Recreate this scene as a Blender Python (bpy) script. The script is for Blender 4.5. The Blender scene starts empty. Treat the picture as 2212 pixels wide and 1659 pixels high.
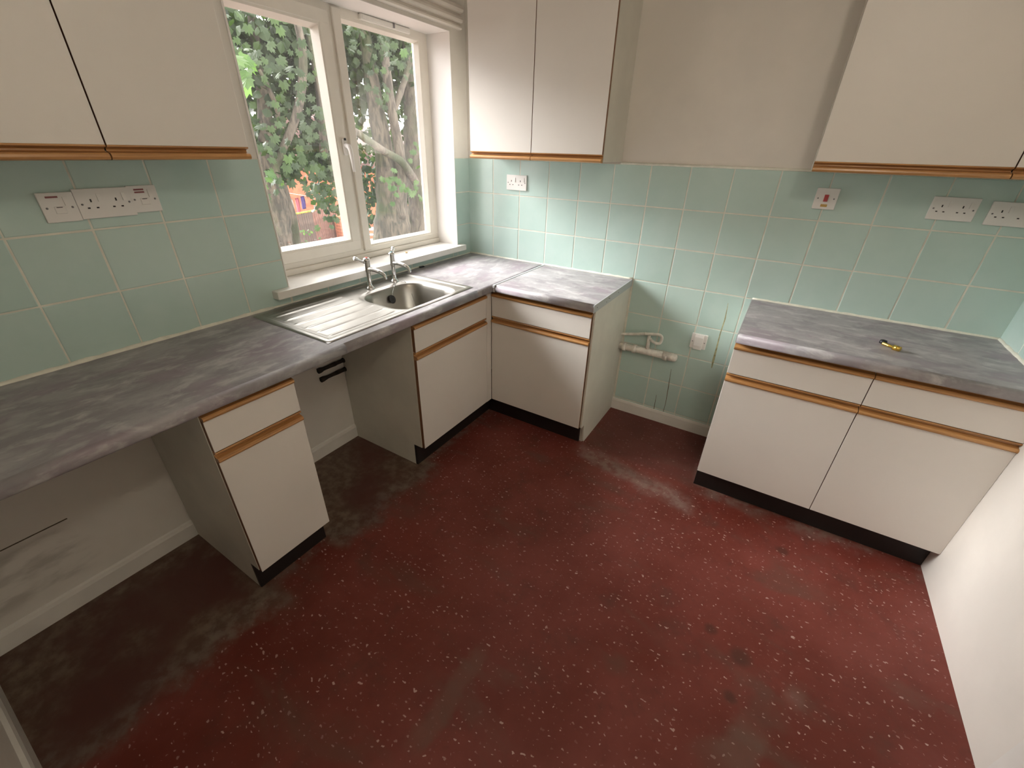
import bpy, bmesh, math, random
from mathutils import Matrix, Vector
random.seed(7)
scene = bpy.context.scene
COL = scene.collection

# ------------------------------------------------------------------ camera
CAM = Vector((1.88835, -2.50601, 1.54773))
RM = ((0.849595, 0.526938, 0.022904), (0.272790, -0.401832, -0.874138), (-0.451413, 0.748911, -0.485138))
F = 914.72
cd = bpy.data.cameras.new('camera'); cam = bpy.data.objects.new('camera', cd); COL.objects.link(cam)
cd.sensor_fit = 'HORIZONTAL'; cd.sensor_width = 36.0; cd.lens = F / 2212 * 36.0; cd.clip_start = 0.02; cd.clip_end = 300
m = Matrix.Identity(4)
for r in range(3):
    m[r][0] = RM[0][r]; m[r][1] = -RM[1][r]; m[r][2] = -RM[2][r]; m[r][3] = CAM[r]
cam.matrix_world = m
scene.camera = cam

def ray(px, py):
    a, b = (px - 1106) / F, (py - 829.5) / F
    return Vector([RM[0][i] * a + RM[1][i] * b + RM[2][i] for i in range(3)])
def at(px, py, ax, val):
    d = ray(px, py); return CAM + d * ((val - CAM[ax]) / d[ax])

# ------------------------------------------------------------------ sky, sun, exposure
SKY, SUN_E, SUN_A, SUN_EL, SUN_AZ = 7.0, 17.5, 37.0, 30.0, 10.0   # hazy bright sky straight out of the window
w = bpy.data.worlds.new('sky'); scene.world = w; w.use_nodes = True
wn = w.node_tree.nodes; wl = w.node_tree.links; wn.clear()
wo = wn.new('ShaderNodeOutputWorld'); wb = wn.new('ShaderNodeBackground')
wb.inputs[0].default_value = (1.0, 0.975, 0.975, 1); wb.inputs[1].default_value = SKY
wl.new(wb.outputs[0], wo.inputs[0])
ld = bpy.data.lights.new('window_portal', 'AREA'); ld.shape = 'RECTANGLE'; ld.size = 1.25; ld.size_y = 1.14
lo = bpy.data.objects.new('window_portal', ld); COL.objects.link(lo)
lo.location = (-0.27, -0.778, 1.54); lo.rotation_euler = (0, math.radians(-90), 0); ld.cycles.is_portal = True
ld.size, ld.size_y = 1.14, 1.25
sd = bpy.data.lights.new('sun', 'SUN'); sd.energy = SUN_E; sd.angle = math.radians(SUN_A); sd.color = (1, 0.98, 0.965)
so = bpy.data.objects.new('sun', sd); COL.objects.link(so); so.location = (-6, -2, 6)
el, az = math.radians(SUN_EL), math.radians(SUN_AZ)
so.rotation_euler = Vector((math.cos(el) * math.cos(az), math.cos(el) * math.sin(az), -math.sin(el))).to_track_quat('-Z', 'Y').to_euler()
scene.view_settings.view_transform = 'Standard'; scene.view_settings.look = 'None'
scene.view_settings.gamma = 1; scene.view_settings.use_curve_mapping = False
scene.view_settings.exposure = 0.0

# ------------------------------------------------------------------ materials
MATS = {}
def nodes_of(name):
    mt = bpy.data.materials.new(name); mt.use_nodes = True
    nt = mt.node_tree; b = nt.nodes['Principled BSDF']; MATS[name] = mt
    return mt, nt, b
class NB:
    def __init__(s, nt): s.nt = nt
    def new(s, t): return s.nt.nodes.new('ShaderNode' + t)
    def link(s, a, b): s.nt.links.new(a, b)
    def put(s, sock, v):
        if hasattr(v, 'is_output') or hasattr(v, 'links'): s.link(v, sock)
        else: sock.default_value = v
    def m(s, op, a, b=0.0, c=None):
        n = s.new('Math'); n.operation = op; s.put(n.inputs[0], a); s.put(n.inputs[1], b)
        if c is not None: s.put(n.inputs[2], c)
        return n.outputs[0]
    def smooth(s, v, lo, hi, a=0.0, b=1.0):
        n = s.new('MapRange'); n.interpolation_type = 'SMOOTHSTEP'
        s.put(n.inputs[0], v); s.put(n.inputs[1], lo); s.put(n.inputs[2], hi); s.put(n.inputs[3], a); s.put(n.inputs[4], b)
        return n.outputs[0]
    def noise(s, vec, scale, detail=3.0, rough=0.55, dist=0.0):
        n = s.new('TexNoise'); s.put(n.inputs['Vector'], vec); n.inputs['Scale'].default_value = scale
        n.inputs['Detail'].default_value = detail; n.inputs['Roughness'].default_value = rough; n.inputs['Distortion'].default_value = dist
        return n.outputs[0], n.outputs[1]
    def mix(s, fac, a, b, kind='MIX'):
        n = s.new('Mix'); n.data_type = 'RGBA'; n.blend_type = kind; n.clamp_factor = True
        s.put(n.inputs[0], fac); s.put(n.inputs[6], a if not isinstance(a, tuple) else (*a, 1)[:4]); s.put(n.inputs[7], b if not isinstance(b, tuple) else (*b, 1)[:4])
        return n.outputs[2]
    def vmul(s, v, t):
        n = s.new('VectorMath'); n.operation = 'MULTIPLY'; s.put(n.inputs[0], v); n.inputs[1].default_value = t; return n.outputs[0]
    def vadd(s, v, t):
        n = s.new('VectorMath'); n.operation = 'ADD'; s.put(n.inputs[0], v); s.put(n.inputs[1], t); return n.outputs[0]
    def obj(s): return s.new('TexCoord').outputs['Object']
    def sep(s, v):
        n = s.new('SeparateXYZ'); s.put(n.inputs[0], v); return n.outputs
    def bump(s, b, h, strength=0.2, dist=0.002):
        n = s.new('Bump'); s.put(n.inputs['Height'], h); n.inputs['Strength'].default_value = strength; n.inputs['Distance'].default_value = dist
        s.link(n.outputs[0], b.inputs['Normal'])
    def rnd(s): return s.new('ObjectInfo').outputs['Random']
def simple(name, col, rough=0.5, metal=0.0, bump=None, var=0.0, coat=0.0, vscale=6.0):
    mt, nt, b = nodes_of(name); q = NB(nt)
    b.inputs['Base Color'].default_value = (*col, 1); b.inputs['Roughness'].default_value = rough; b.inputs['Metallic'].default_value = metal
    if coat: b.inputs['Coat Weight'].default_value = coat; b.inputs['Coat Roughness'].default_value = 0.08
    if var:
        n, _ = q.noise(q.obj(), vscale, 4)
        q.link(q.mix(q.smooth(n, 0.35, 0.7), tuple(c * (1 - var) for c in col), tuple(min(1, c * (1 + var * 0.5)) for c in col)), b.inputs['Base Color'])
    if bump:
        n, _ = q.noise(q.obj(), bump[0], 3); q.bump(b, n, bump[1], bump[2] if len(bump) > 2 else 0.002)
    return mt
simple('paint', (0.80, 0.76, 0.695), 0.55, bump=(9, 0.25, 0.004), var=0.05, vscale=3)
simple('gloss_white', (0.82, 0.80, 0.75), 0.28, bump=(40, 0.08), var=0.05)
simple('upvc', (0.80, 0.765, 0.69), 0.3, var=0.04)
simple('reveal_paint', (0.84, 0.82, 0.79), 0.45, bump=(30, 0.1))
simple('laminate', (0.77, 0.74, 0.69), 0.42, bump=(420, 0.10, 0.001), var=0.03, vscale=2)
simple('carcass_side', (0.70, 0.68, 0.60), 0.45, var=0.06, vscale=5)
simple('plinth', (0.012, 0.009, 0.008), 0.5, var=0.3)
simple('grout', (0.74, 0.73, 0.64), 0.8, var=0.10, vscale=14)
simple('sealant', (0.80, 0.79, 0.68), 0.4, var=0.08, vscale=30)
simple('chrome', (0.80, 0.80, 0.80), 0.08, 1.0)
simple('black_rubber', (0.012, 0.012, 0.014), 0.45)
simple('plastic_white', (0.80, 0.78, 0.75), 0.3)
simple('hole_dark', (0.03, 0.026, 0.025), 0.7)
simple('screw_grey', (0.25, 0.24, 0.25), 0.4, 0.5)
simple('red_switch', (0.42, 0.012, 0.02), 0.3)
simple('amber_neon', (0.55, 0.34, 0.10), 0.3)
simple('print_maroon', (0.28, 0.10, 0.10), 0.6)
simple('red_cap', (0.6, 0.05, 0.03), 0.3)
simple('teal_cap', (0.05, 0.22, 0.25), 0.3)
simple('waste_pipe', (0.84, 0.80, 0.73), 0.5, var=0.22, vscale=25)
simple('pipe_dirty', (0.80, 0.77, 0.70), 0.5, var=0.2, vscale=30)
simple('lagging', (0.035, 0.028, 0.022), 0.85, var=0.6, vscale=30, bump=(60, 0.5, 0.004))
simple('brass', (0.85, 0.58, 0.12), 0.25, 1.0)
simple('aluminium', (0.74, 0.76, 0.77), 0.4, 0.4)
simple('edge_strip', (0.47, 0.50, 0.50), 0.4)
simple('edge_brown', (0.20, 0.085, 0.035), 0.5)
simple('debris_tan', (0.5, 0.32, 0.15), 0.7)
simple('rust', (0.42, 0.40, 0.22), 0.7, var=0.4, vscale=40)
simple('rust_dark', (0.16, 0.13, 0.08), 0.7, var=0.4, vscale=40)
simple('soil', (0.17, 0.105, 0.085), 0.95, var=0.5, vscale=2.0, bump=(6, 0.6, 0.05))
simple('fence_dark', (0.10, 0.068, 0.052), 0.8, var=0.3, vscale=8)
simple('fence_red', (0.17, 0.085, 0.062), 0.8, var=0.3, vscale=8)
simple('moss', (0.26, 0.27, 0.05), 0.9, var=0.4, vscale=10)
simple('house_brick', (0.40, 0.13, 0.065), 0.8, var=0.3, vscale=3)
simple('roof_tile', (0.12, 0.07, 0.06), 0.8, var=0.3, vscale=3)
simple('house_white', (0.65, 0.62, 0.58), 0.6)
simple('house_glass', (0.02, 0.025, 0.03), 0.1)
simple('cloth_purple', (0.11, 0.08, 0.24), 0.9)
simple('cloth_pink', (0.45, 0.16, 0.19), 0.9)
simple('cloth_white', (0.6, 0.55, 0.5), 0.9)
simple('concrete', (0.16, 0.15, 0.125), 0.9, var=0.2)

def bark(name, a, b_, moss):
    mt, nt, b = nodes_of(name); q = NB(nt); v = q.vmul(q.obj(), (9, 9, 2.2))
    n, _ = q.noise(v, 1.6, 6, 0.65, 0.6); n2, _ = q.noise(q.obj(), 1.5, 3)
    c = q.mix(q.smooth(n, 0.35, 0.65), a, b_); c = q.mix(q.smooth(n2, 0.48, 0.66), c, moss)
    q.link(c, b.inputs['Base Color']); b.inputs['Roughness'].default_value = 0.9; q.bump(b, n, 0.8, 0.04)
bark('bark', (0.022, 0.018, 0.012), (0.10, 0.080, 0.055), (0.035, 0.048, 0.014))
bark('bark_pale', (0.035, 0.028, 0.02), (0.115, 0.095, 0.07), (0.04, 0.045, 0.02))

def leafmat(name, c1, c2, tr):
    mt, nt, b = nodes_of(name); q = NB(nt)
    g = q.new('NewGeometry'); rr = q.m('FRACT', q.m('ADD', q.rnd(), g.outputs['Random Per Island']))
    c = q.mix(rr, c1, c2); q.link(c, b.inputs['Base Color']); b.inputs['Roughness'].default_value = 0.55
    t = q.new('BsdfTranslucent'); q.link(q.mix(1.0, c, (1.5, 1.6, 0.7), 'MULTIPLY'), t.inputs[0])
    ms = q.new('MixShader'); ms.inputs[0].default_value = tr
    q.link(b.outputs[0], ms.inputs[1]); q.link(t.outputs[0], ms.inputs[2])
    q.link(ms.outputs[0], nt.nodes['Material Output'].inputs[0])
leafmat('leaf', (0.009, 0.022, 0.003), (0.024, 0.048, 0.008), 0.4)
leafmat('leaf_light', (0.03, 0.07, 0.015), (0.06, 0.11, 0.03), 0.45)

def mk_tile():
    mt, nt, b = nodes_of('tile_glaze'); q = NB(nt)
    r = q.rnd(); n, _ = q.noise(q.vadd(q.obj(), q.vmul(q.new('ObjectInfo').outputs['Location'], (3, 3, 3))), 9, 3)
    c = q.mix(r, (0.48, 0.64, 0.59), (0.52, 0.675, 0.625)); c = q.mix(q.smooth(n, 0.3, 0.75), c, q.mix(0.5, c, (0.56, 0.695, 0.65)))
    q.link(c, b.inputs['Base Color']); b.inputs['Roughness'].default_value = 0.22; b.inputs['Specular IOR Level'].default_value = 0.5
    q.bump(b, n, 0.12, 0.004)
mk_tile()
def mk_oak():
    for nm, ax in (('oak_x', 0), ('oak_y', 1)):
        mt, nt, b = nodes_of(nm); q = NB(nt)
        s = [30, 30, 90]; s[0] = 1.6
        n, _ = q.noise(q.vmul(q.obj(), tuple(s)), 1.2, 5, 0.6, 0.8)
        c = q.mix(q.smooth(n, 0.3, 0.72), (0.34, 0.155, 0.048), (0.58, 0.315, 0.12))
        q.link(c, b.inputs['Base Color']); b.inputs['Roughness'].default_value = 0.36; q.bump(b, n, 0.15, 0.001)
        b.inputs['Coat Weight'].default_value = 0.25; b.inputs['Coat Roughness'].default_value = 0.2
mk_oak()
def mk_worktop():
    mt, nt, b = nodes_of('worktop'); q = NB(nt); v = q.obj()
    v2 = q.vmul(v, (1.0, 1.7, 1.7))
    a, _ = q.noise(v2, 7.0, 5, 0.6, 0.5); d, _ = q.noise(q.vadd(v2, (4.3, 1.7, 0)), 4.0, 4, 0.6, 0.4)
    e, _ = q.noise(q.vadd(q.vmul(v, (1.0, 2.1, 2.1)), (1.1, 7.7, 0)), 9.5, 4, 0.62, 0.5); g, _ = q.noise(v, 60, 3)
    c = q.mix(q.smooth(a, 0.36, 0.62), (0.26, 0.245, 0.255), (0.365, 0.35, 0.355))
    c = q.mix(q.m('MULTIPLY', q.smooth(d, 0.48, 0.66), 0.7), c, (0.290, 0.235, 0.270))
    c = q.mix(q.m('MULTIPLY', q.smooth(e, 0.48, 0.72), 0.65), c, (0.56, 0.55, 0.54))
    c = q.mix(q.m('MULTIPLY', q.smooth(g, 0.4, 0.7), 0.12), c, (0.18, 0.16, 0.18))
    q.link(c, b.inputs['Base Color']); b.inputs['Roughness'].default_value = 0.45; b.inputs['Specular IOR Level'].default_value = 0.35
mk_worktop()
def mk_steel():
    mt, nt, b = nodes_of('steel'); q = NB(nt)
    n, _ = q.noise(q.vmul(q.obj(), (6, 300, 6)), 1.0, 2); n2, _ = q.noise(q.obj(), 14, 4)
    b.inputs['Base Color'].default_value = (0.36, 0.345, 0.31, 1); b.inputs['Metallic'].default_value = 1.0
    q.link(q.smooth(n2, 0.3, 0.7, 0.34, 0.46), b.inputs['Roughness']); q.bump(b, n, 0.03, 0.0005)
mk_steel()
def mk_glass():
    mt, nt, b = nodes_of('glass'); q = NB(nt); nt.nodes.remove(b)
    tr = q.new('BsdfTransparent'); gl = q.new('BsdfGlossy'); gl.inputs['Roughness'].default_value = 0.0
    fr = q.new('Fresnel'); q.link(q.smooth(q.new('NewGeometry').outputs['Backfacing'], 0.0, 1.0, 1.5, 1 / 1.5), fr.inputs[0]); ms = q.new('MixShader'); q.link(fr.outputs[0], ms.inputs[0])
    q.link(tr.outputs[0], ms.inputs[1]); q.link(gl.outputs[0], ms.inputs[2])
    tl = q.new('BsdfTranslucent'); tl.inputs[0].default_value = (0.9, 0.9, 0.86, 1)
    n, _ = q.noise(q.obj(), 5, 5); ms2 = q.new('MixShader'); q.link(q.smooth(n, 0.3, 0.8, 0.002, 0.006), ms2.inputs[0])
    q.link(ms.outputs[0], ms2.inputs[1]); q.link(tl.outputs[0], ms2.inputs[2])
    q.link(ms2.outputs[0], nt.nodes['Material Output'].inputs[0])
mk_glass()
def mk_floor():
    mt, nt, b = nodes_of('vinyl_floor'); q = NB(nt); v = q.obj(); x, y, z = q.sep(v)
    n1, _ = q.noise(v, 1.7, 5, 0.6); n2, _ = q.noise(v, 6.0, 5, 0.65); n3, _ = q.noise(v, 22, 4, 0.6); nf, ncol = q.noise(v, 55, 2)
    red = q.mix(q.smooth(n1, 0.3, 0.7), (0.120, 0.021, 0.012), (0.190, 0.046, 0.035))
    red = q.mix(q.m('MULTIPLY', q.smooth(n2, 0.52, 0.75), 0.55), red, (0.085, 0.037, 0.026))
    red = q.mix(q.m('MULTIPLY', q.smooth(n3, 0.55, 0.8), 0.25), red, (0.06, 0.02, 0.015))
    # flecks pressed into the vinyl
    vv = q.vadd(q.vmul(v, (42, 64, 1)), q.vmul(ncol, (1.2, 1.2, 0)))
    vo = q.new('TexVoronoi'); q.put(vo.inputs['Vector'], vv); vo.inputs['Scale'].default_value = 1.0; vo.voronoi_dimensions = '2D'
    cr = q.new('SeparateColor'); q.link(vo.outputs['Color'], cr.inputs[0])
    size = q.m('MULTIPLY', q.m('POWER', cr.outputs[0], 1.7), 0.215)
    fl = q.smooth(q.m('SUBTRACT', size, vo.outputs['Distance']), -0.01, 0.03)
    fl = q.m('MULTIPLY', fl, q.smooth(cr.outputs[1], 0.25, 0.9, 0.15, 1.0))
    red = q.mix(q.m('MULTIPLY', fl, 0.8), red, (0.52, 0.37, 0.33))
    # grime where appliances stood
    jit = q.m('MULTIPLY', q.m('SUBTRACT', n2, 0.5), 0.30)
    xe = q.m('ADD', x, jit); ye = q.m('ADD', y, q.m('MULTIPLY', jit, 0.3))
    inx = q.smooth(xe, 0.66, 0.54)
    g1 = q.m('MULTIPLY', q.smooth(ye, -1.83, -1.76), q.smooth(ye, -1.10, -1.17)); g2 = q.smooth(ye, -2.02, -2.09)
    gr = q.m('MULTIPLY', inx, q.m('MAXIMUM', g1, g2))
    dirt = q.mix(q.smooth(n3, 0.35, 0.7), (0.10, 0.058, 0.040), (0.19, 0.135, 0.095)); dirt = q.mix(q.smooth(n1, 0.45, 0.6), dirt, (0.095, 0.036, 0.027))
    c = q.mix(gr, red, dirt)
    # scuffed dusty rim of those patches
    rim = q.m('MULTIPLY', q.m('MULTIPLY', q.smooth(xe, 0.46, 0.60), inx), q.m('MAXIMUM', g1, g2))
    c = q.mix(q.m('MULTIPLY', rim, q.smooth(n3, 0.35, 0.65, 0.1, 0.7)), c, (0.20, 0.165, 0.135))
    # dusty band where the cooker stood
    xb = q.m('MULTIPLY', q.smooth(x, 1.14, 1.26), q.smooth(x, 1.92, 1.80)); yb = q.m('ADD', y, q.m('MULTIPLY', x, 0.20))
    yb = q.m('ADD', yb, q.m('MULTIPLY', q.m('SUBTRACT', n2, 0.5), 0.12))
    band = q.m('MULTIPLY', q.m('MULTIPLY', q.smooth(yb, -0.42, -0.35), q.smooth(yb, -0.22, -0.31)), xb)
    c = q.mix(q.m('MULTIPLY', band, q.smooth(n3, 0.3, 0.65, 0.15, 0.75)), c, (0.24, 0.165, 0.14))
    ins = q.m('MULTIPLY', q.m('MULTIPLY', q.smooth(y, -0.56, -0.48), xb), 0.5); c = q.mix(ins, c, (0.105, 0.038, 0.032))
    # crumbs of dust against the plinths
    ed = q.m('MULTIPLY', q.m('MULTIPLY', q.smooth(y, -0.62, -0.52), q.smooth(x, 1.80, 1.86)), q.smooth(n2, 0.44, 0.60))
    c = q.mix(q.m('MULTIPLY', ed, 0.55), c, (0.24, 0.19, 0.155))
    el = q.m('MULTIPLY', q.m('MULTIPLY', q.smooth(x, 0.57, 0.51), q.smooth(n3, 0.35, 0.6)), q.m('SUBTRACT', 1.0, gr)); c = q.mix(q.m('MULTIPLY', el, 0.6), c, (0.19, 0.155, 0.12))
    # worn grey smears
    sv = q.vmul(v, (1.3, 3.0, 1)); ns, _ = q.noise(q.vadd(sv, (3.1, 0.4, 0)), 1.9, 4, 0.55, 0.5)
    c = q.mix(q.m('MULTIPLY', q.smooth(ns, 0.52, 0.72), 0.5), c, (0.115, 0.062, 0.045))
    # long pale scuff and dark spots trodden into the middle of the floor
    def stroke(p0, p1, wd, soft):
        dx, dy = p1.x - p0.x, p1.y - p0.y; L_ = math.hypot(dx, dy); dx, dy = dx / L_, dy / L_
        xx, yy = q.m('SUBTRACT', x, p0.x), q.m('SUBTRACT', y, p0.y)
        u_ = q.m('ADD', q.m('MULTIPLY', xx, dx), q.m('MULTIPLY', yy, dy)); v_ = q.m('ABSOLUTE', q.m('ADD', q.m('SUBTRACT', q.m('MULTIPLY', xx, dy), q.m('MULTIPLY', yy, dx)), q.m('MULTIPLY', q.m('SUBTRACT', n2, 0.5), 0.10)))
        return q.m('MULTIPLY', q.smooth(v_, wd + soft, wd), q.m('MULTIPLY', q.smooth(u_, -0.02, 0.06), q.smooth(u_, L_ + 0.02, L_ - 0.06)))
    for a_, b_, wd, col, k_ in (((1050, 1395), (880, 1625), 0.012, (0.150, 0.085, 0.062), 0.45), ((1640, 1560), (1560, 1659), 0.03, (0.17, 0.115, 0.09), 0.4), ((1720, 1480), (1700, 1525), 0.004, (0.24, 0.17, 0.14), 0.35), ((1600, 1620), (1500, 1659), 0.03, (0.14, 0.09, 0.07), 0.3)):
        c = q.mix(q.m('MULTIPLY', stroke(at(*a_, 2, 0), at(*b_, 2, 0), wd, 0.035), k_), c, col)
    for p_, r_ in (((1532, 1357), 0.030), ((1576, 1505), 0.028), ((1690, 1190), 0.035), ((1600, 1420), 0.05)):
        w_ = at(*p_, 2, 0); dd_ = q.m('SQRT', q.m('ADD', q.m('POWER', q.m('ADD', q.m('SUBTRACT', x, w_.x), q.m('MULTIPLY', jit, 0.15)), 2.0), q.m('POWER', q.m('SUBTRACT', y, w_.y), 2.0)))
        c = q.mix(q.m('MULTIPLY', q.smooth(dd_, r_, r_ * 0.3), 0.6), c, (0.045, 0.022, 0.014))
    q.link(c, b.inputs['Base Color']); q.link(q.smooth(n2, 0.3, 0.7, 0.42, 0.62), b.inputs['Roughness'])
    b.inputs['Specular IOR Level'].default_value = 0.35
    q.bump(b, q.m('ADD', n3, q.m('MULTIPLY', fl, 0.6)), 0.12, 0.003)
mk_floor()
def mk_dirtywall():
    mt, nt, b = nodes_of('paint_left_wall'); q = NB(nt); v = q.obj(); x, y, z = q.sep(v)
    n, _ = q.noise(q.vmul(v, (1, 1, 3)), 6, 5); n2, _ = q.noise(v, 3, 3)
    c = q.mix(q.smooth(n2, 0.35, 0.7), (0.76, 0.735, 0.68), (0.81, 0.785, 0.73))
    box = q.m('MULTIPLY', q.m('MULTIPLY', q.smooth(z, 0.10, 0.16), q.smooth(z, 0.37, 0.33)), q.smooth(y, -2.36, -2.44))
    c = q.mix(q.m('MULTIPLY', box, q.smooth(n, 0.40, 0.62, 0.05, 0.5)), c, (0.30, 0.28, 0.24))
    q.link(c, b.inputs['Base Color']); b.inputs['Roughness'].default_value = 0.55; q.bump(b, n2, 0.25, 0.004)
mk_dirtywall()

# ------------------------------------------------------------------ geometry helpers
def bm_new(): return bmesh.new()
def box(bm, x0, x1, y0, y1, z0, z1, bev=0.0, mi=0, seg=1):
    x0, x1 = min(x0, x1), max(x0, x1); y0, y1 = min(y0, y1), max(y0, y1); z0, z1 = min(z0, z1), max(z0, z1)
    vs = [bm.verts.new(p) for p in ((x0, y0, z0), (x1, y0, z0), (x1, y1, z0), (x0, y1, z0), (x0, y0, z1), (x1, y0, z1), (x1, y1, z1), (x0, y1, z1))]
    fs = [bm.faces.new([vs[i] for i in f]) for f in ((3, 2, 1, 0), (4, 5, 6, 7), (0, 1, 5, 4), (1, 2, 6, 5), (2, 3, 7, 6), (3, 0, 4, 7))]
    for f in fs: f.material_index = mi
    if bev:
        es = list({e for f in fs for e in f.edges})
        bmesh.ops.bevel(bm, geom=es, offset=bev, segments=seg, affect='EDGES', profile=0.6)
    return bm
def prism(bm, prof, axis, a0, a1, mi=0, smooth=True):
    """closed profile of (p,q) extruded along axis: 'x': (p,q)=(y,z); 'y': (x,z); 'z': (x,y)"""
    def P(p, q, a): return {'x': (a, p, q), 'y': (p, a, q), 'z': (p, q, a)}[axis]
    A = [bm.verts.new(P(p, q, a0)) for p, q in prof]; B = [bm.verts.new(P(p, q, a1)) for p, q in prof]; n = len(prof); fs = []
    for i in range(n):
        f = bm.faces.new((A[i], A[(i + 1) % n], B[(i + 1) % n], B[i])); f.smooth = smooth and math.dist(prof[i], prof[(i + 1) % n]) < 0.02; fs.append(f)
    fs.append(bm.faces.new(A[::-1])); fs.append(bm.faces.new(B))
    for f in fs: f.material_index = mi
    bmesh.ops.recalc_face_normals(bm, faces=fs)
    return bm
def tube(bm, pts, rad, seg=10, caps=True, mi=0):
    pts = [Vector(p) for p in pts]; rad = rad if isinstance(rad, (list, tuple)) else [rad] * len(pts)
    rings = []; up = Vector((0, 0, 1)); prev = None
    for i, p in enumerate(pts):
        t = (pts[min(i + 1, len(pts) - 1)] - pts[max(i - 1, 0)]).normalized()
        if prev is None:
            a = t.cross(up if abs(t.z) < 0.9 else Vector((1, 0, 0))).normalized()
        else: a = (prev - t * prev.dot(t)).normalized()
        prev = a; b = t.cross(a)
        rings.append([bm.verts.new(p + (a * math.cos(k * 2 * math.pi / seg) + b * math.sin(k * 2 * math.pi / seg)) * rad[i]) for k in range(seg)])
    fs = []
    for r0, r1 in zip(rings, rings[1:]):
        for k in range(seg):
            f = bm.faces.new((r0[k], r0[(k + 1) % seg], r1[(k + 1) % seg], r1[k])); f.smooth = True; fs.append(f)
    if caps: fs.append(bm.faces.new(rings[0][::-1])); fs.append(bm.faces.new(rings[-1]))
    for f in fs: f.material_index = mi
    bmesh.ops.recalc_face_normals(bm, faces=fs)
    return bm
def smooth_path(pts, n=8):
    pts = [Vector(p) for p in pts]; out = []
    P = [pts[0]] + pts + [pts[-1]]
    for i in range(1, len(P) - 2):
        for k in range(n):
            t = k / n; a, b, c, d = P[i - 1], P[i], P[i + 1], P[i + 2]
            out.append(0.5 * ((2 * b) + (c - a) * t + (2 * a - 5 * b + 4 * c - d) * t * t + (3 * b - a - 3 * c + d) * t ** 3))
    out.append(pts[-1]); return out
def lathe(bm, prof, c=(0, 0, 0), seg=20, mi=0):
    c = Vector(c); rings = []
    for r, z in prof: rings.append([bm.verts.new(c + Vector((r * math.cos(k * 2 * math.pi / seg), r * math.sin(k * 2 * math.pi / seg), z))) for k in range(seg)])
    fs = []
    for r0, r1 in zip(rings, rings[1:]):
        for k in range(seg):
            f = bm.faces.new((r0[k], r0[(k + 1) % seg], r1[(k + 1) % seg], r1[k])); f.smooth = True; fs.append(f)
    fs.append(bm.faces.new(rings[0][::-1])); fs.append(bm.faces.new(rings[-1]))
    for f in fs: f.material_index = mi
    bmesh.ops.recalc_face_normals(bm, faces=fs)
    return bm
def mesh_of(name, bm, mats):
    me = bpy.data.meshes.new(name); bm.to_mesh(me); bm.free()
    for mn in (mats if isinstance(mats, (list, tuple)) else [mats]): me.materials.append(MATS[mn])
    return me
def link(name, me, parent=None):
    o = bpy.data.objects.new(name, me); COL.objects.link(o)
    if parent is not None: o.parent = parent
    return o
def obj(name, bm, mats, parent=None, label=None):
    o = link(name, mesh_of(name, bm, mats), parent)
    if label: o['label'] = label
    return o
def tag(o, label, cat, group=None, kind=None):
    o['label'] = label; o['category'] = cat
    if group: o['group'] = group
    if kind: o['kind'] = kind
    return o
def struct(name, bm, mats, label, cat):
    return tag(obj(name, bm, mats), label, cat, kind='structure')
ROT = {'B': 0.0, 'W': math.pi / 2, 'R': -math.pi / 2}
def wall_pt(wall, u, n=0.0, z=0.0):
    if wall == 'B': return Vector((u, -n, z))
    if wall == 'W': return Vector((n, u, z))
    return Vector((2.785 - n, -u, z))
def thing(name, label, cat, wall='B', u=0.0, n=0.0, z=0.0, group=None):
    """an Empty whose local axes are: x to the right along the wall, y into the wall, z up"""
    o = bpy.data.objects.new(name, None); COL.objects.link(o); o.empty_display_size = 0.05
    o.location = wall_pt(wall, u, n, z); o.rotation_euler = (0, 0, ROT[wall])
    return tag(o, label, cat, group)
def recentre(o, base):
    base = Vector(base); o.data.transform(Matrix.Translation(-base)); o.location = o.location + base; return o

XR, YF, ZC, WT = 2.785, -2.757, 2.40, 0.891
TT = 1.491          # top of the tiling
WY0, WY1, WZ0, WZ1 = -1.405, -0.150, 0.968, 2.112   # window opening

# ------------------------------------------------------------------ room shell
bm = bm_new(); box(bm, -0.02, XR + 0.02, YF - 0.02, 0.02, -0.06, 0.0)
floor = struct('floor', bm, 'vinyl_floor', 'dark red flecked vinyl floor with grey scuffs', 'floor')
bm = bm_new(); box(bm, -0.02, XR + 0.02, YF - 0.02, 0.02, ZC, ZC + 0.1)
struct('ceiling', bm, 'paint', 'plain white painted ceiling', 'ceiling')
bm = bm_new(); box(bm, -0.28, XR + 0.25, 0.0, 0.2, -0.06, ZC + 0.1)
wall_back = struct('wall_back', bm, 'paint', 'white painted wall with tiled splashback facing the room', 'wall')
bm = bm_new()
box(bm, -0.28, 0, YF - 0.2, 0, -0.06, WZ0 - 0.036); box(bm, -0.28, 0, YF - 0.2, 0, WZ1, ZC + 0.1)
box(bm, -0.28, 0, YF - 0.2, WY0, WZ0 - 0.036, WZ1); box(bm, -0.28, 0, WY1, 0, WZ0 - 0.036, WZ1)
wall_left = struct('wall_left', bm, 'paint_left_wall', 'white painted outer wall with the window opening', 'wall')
bm = bm_new(); box(bm, XR, XR + 0.2, YF - 0.2, 0, -0.06, ZC + 0.1)
wall_right = struct('wall_right', bm, 'paint', 'white painted side wall beside the double base cabinet', 'wall')
bm = bm_new(); box(bm, 0, XR, YF - 0.2, YF, -0.06, ZC + 0.1)
wall_front = struct('wall_front', bm, 'paint', 'white painted wall at the end of the long worktop', 'wall')
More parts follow.
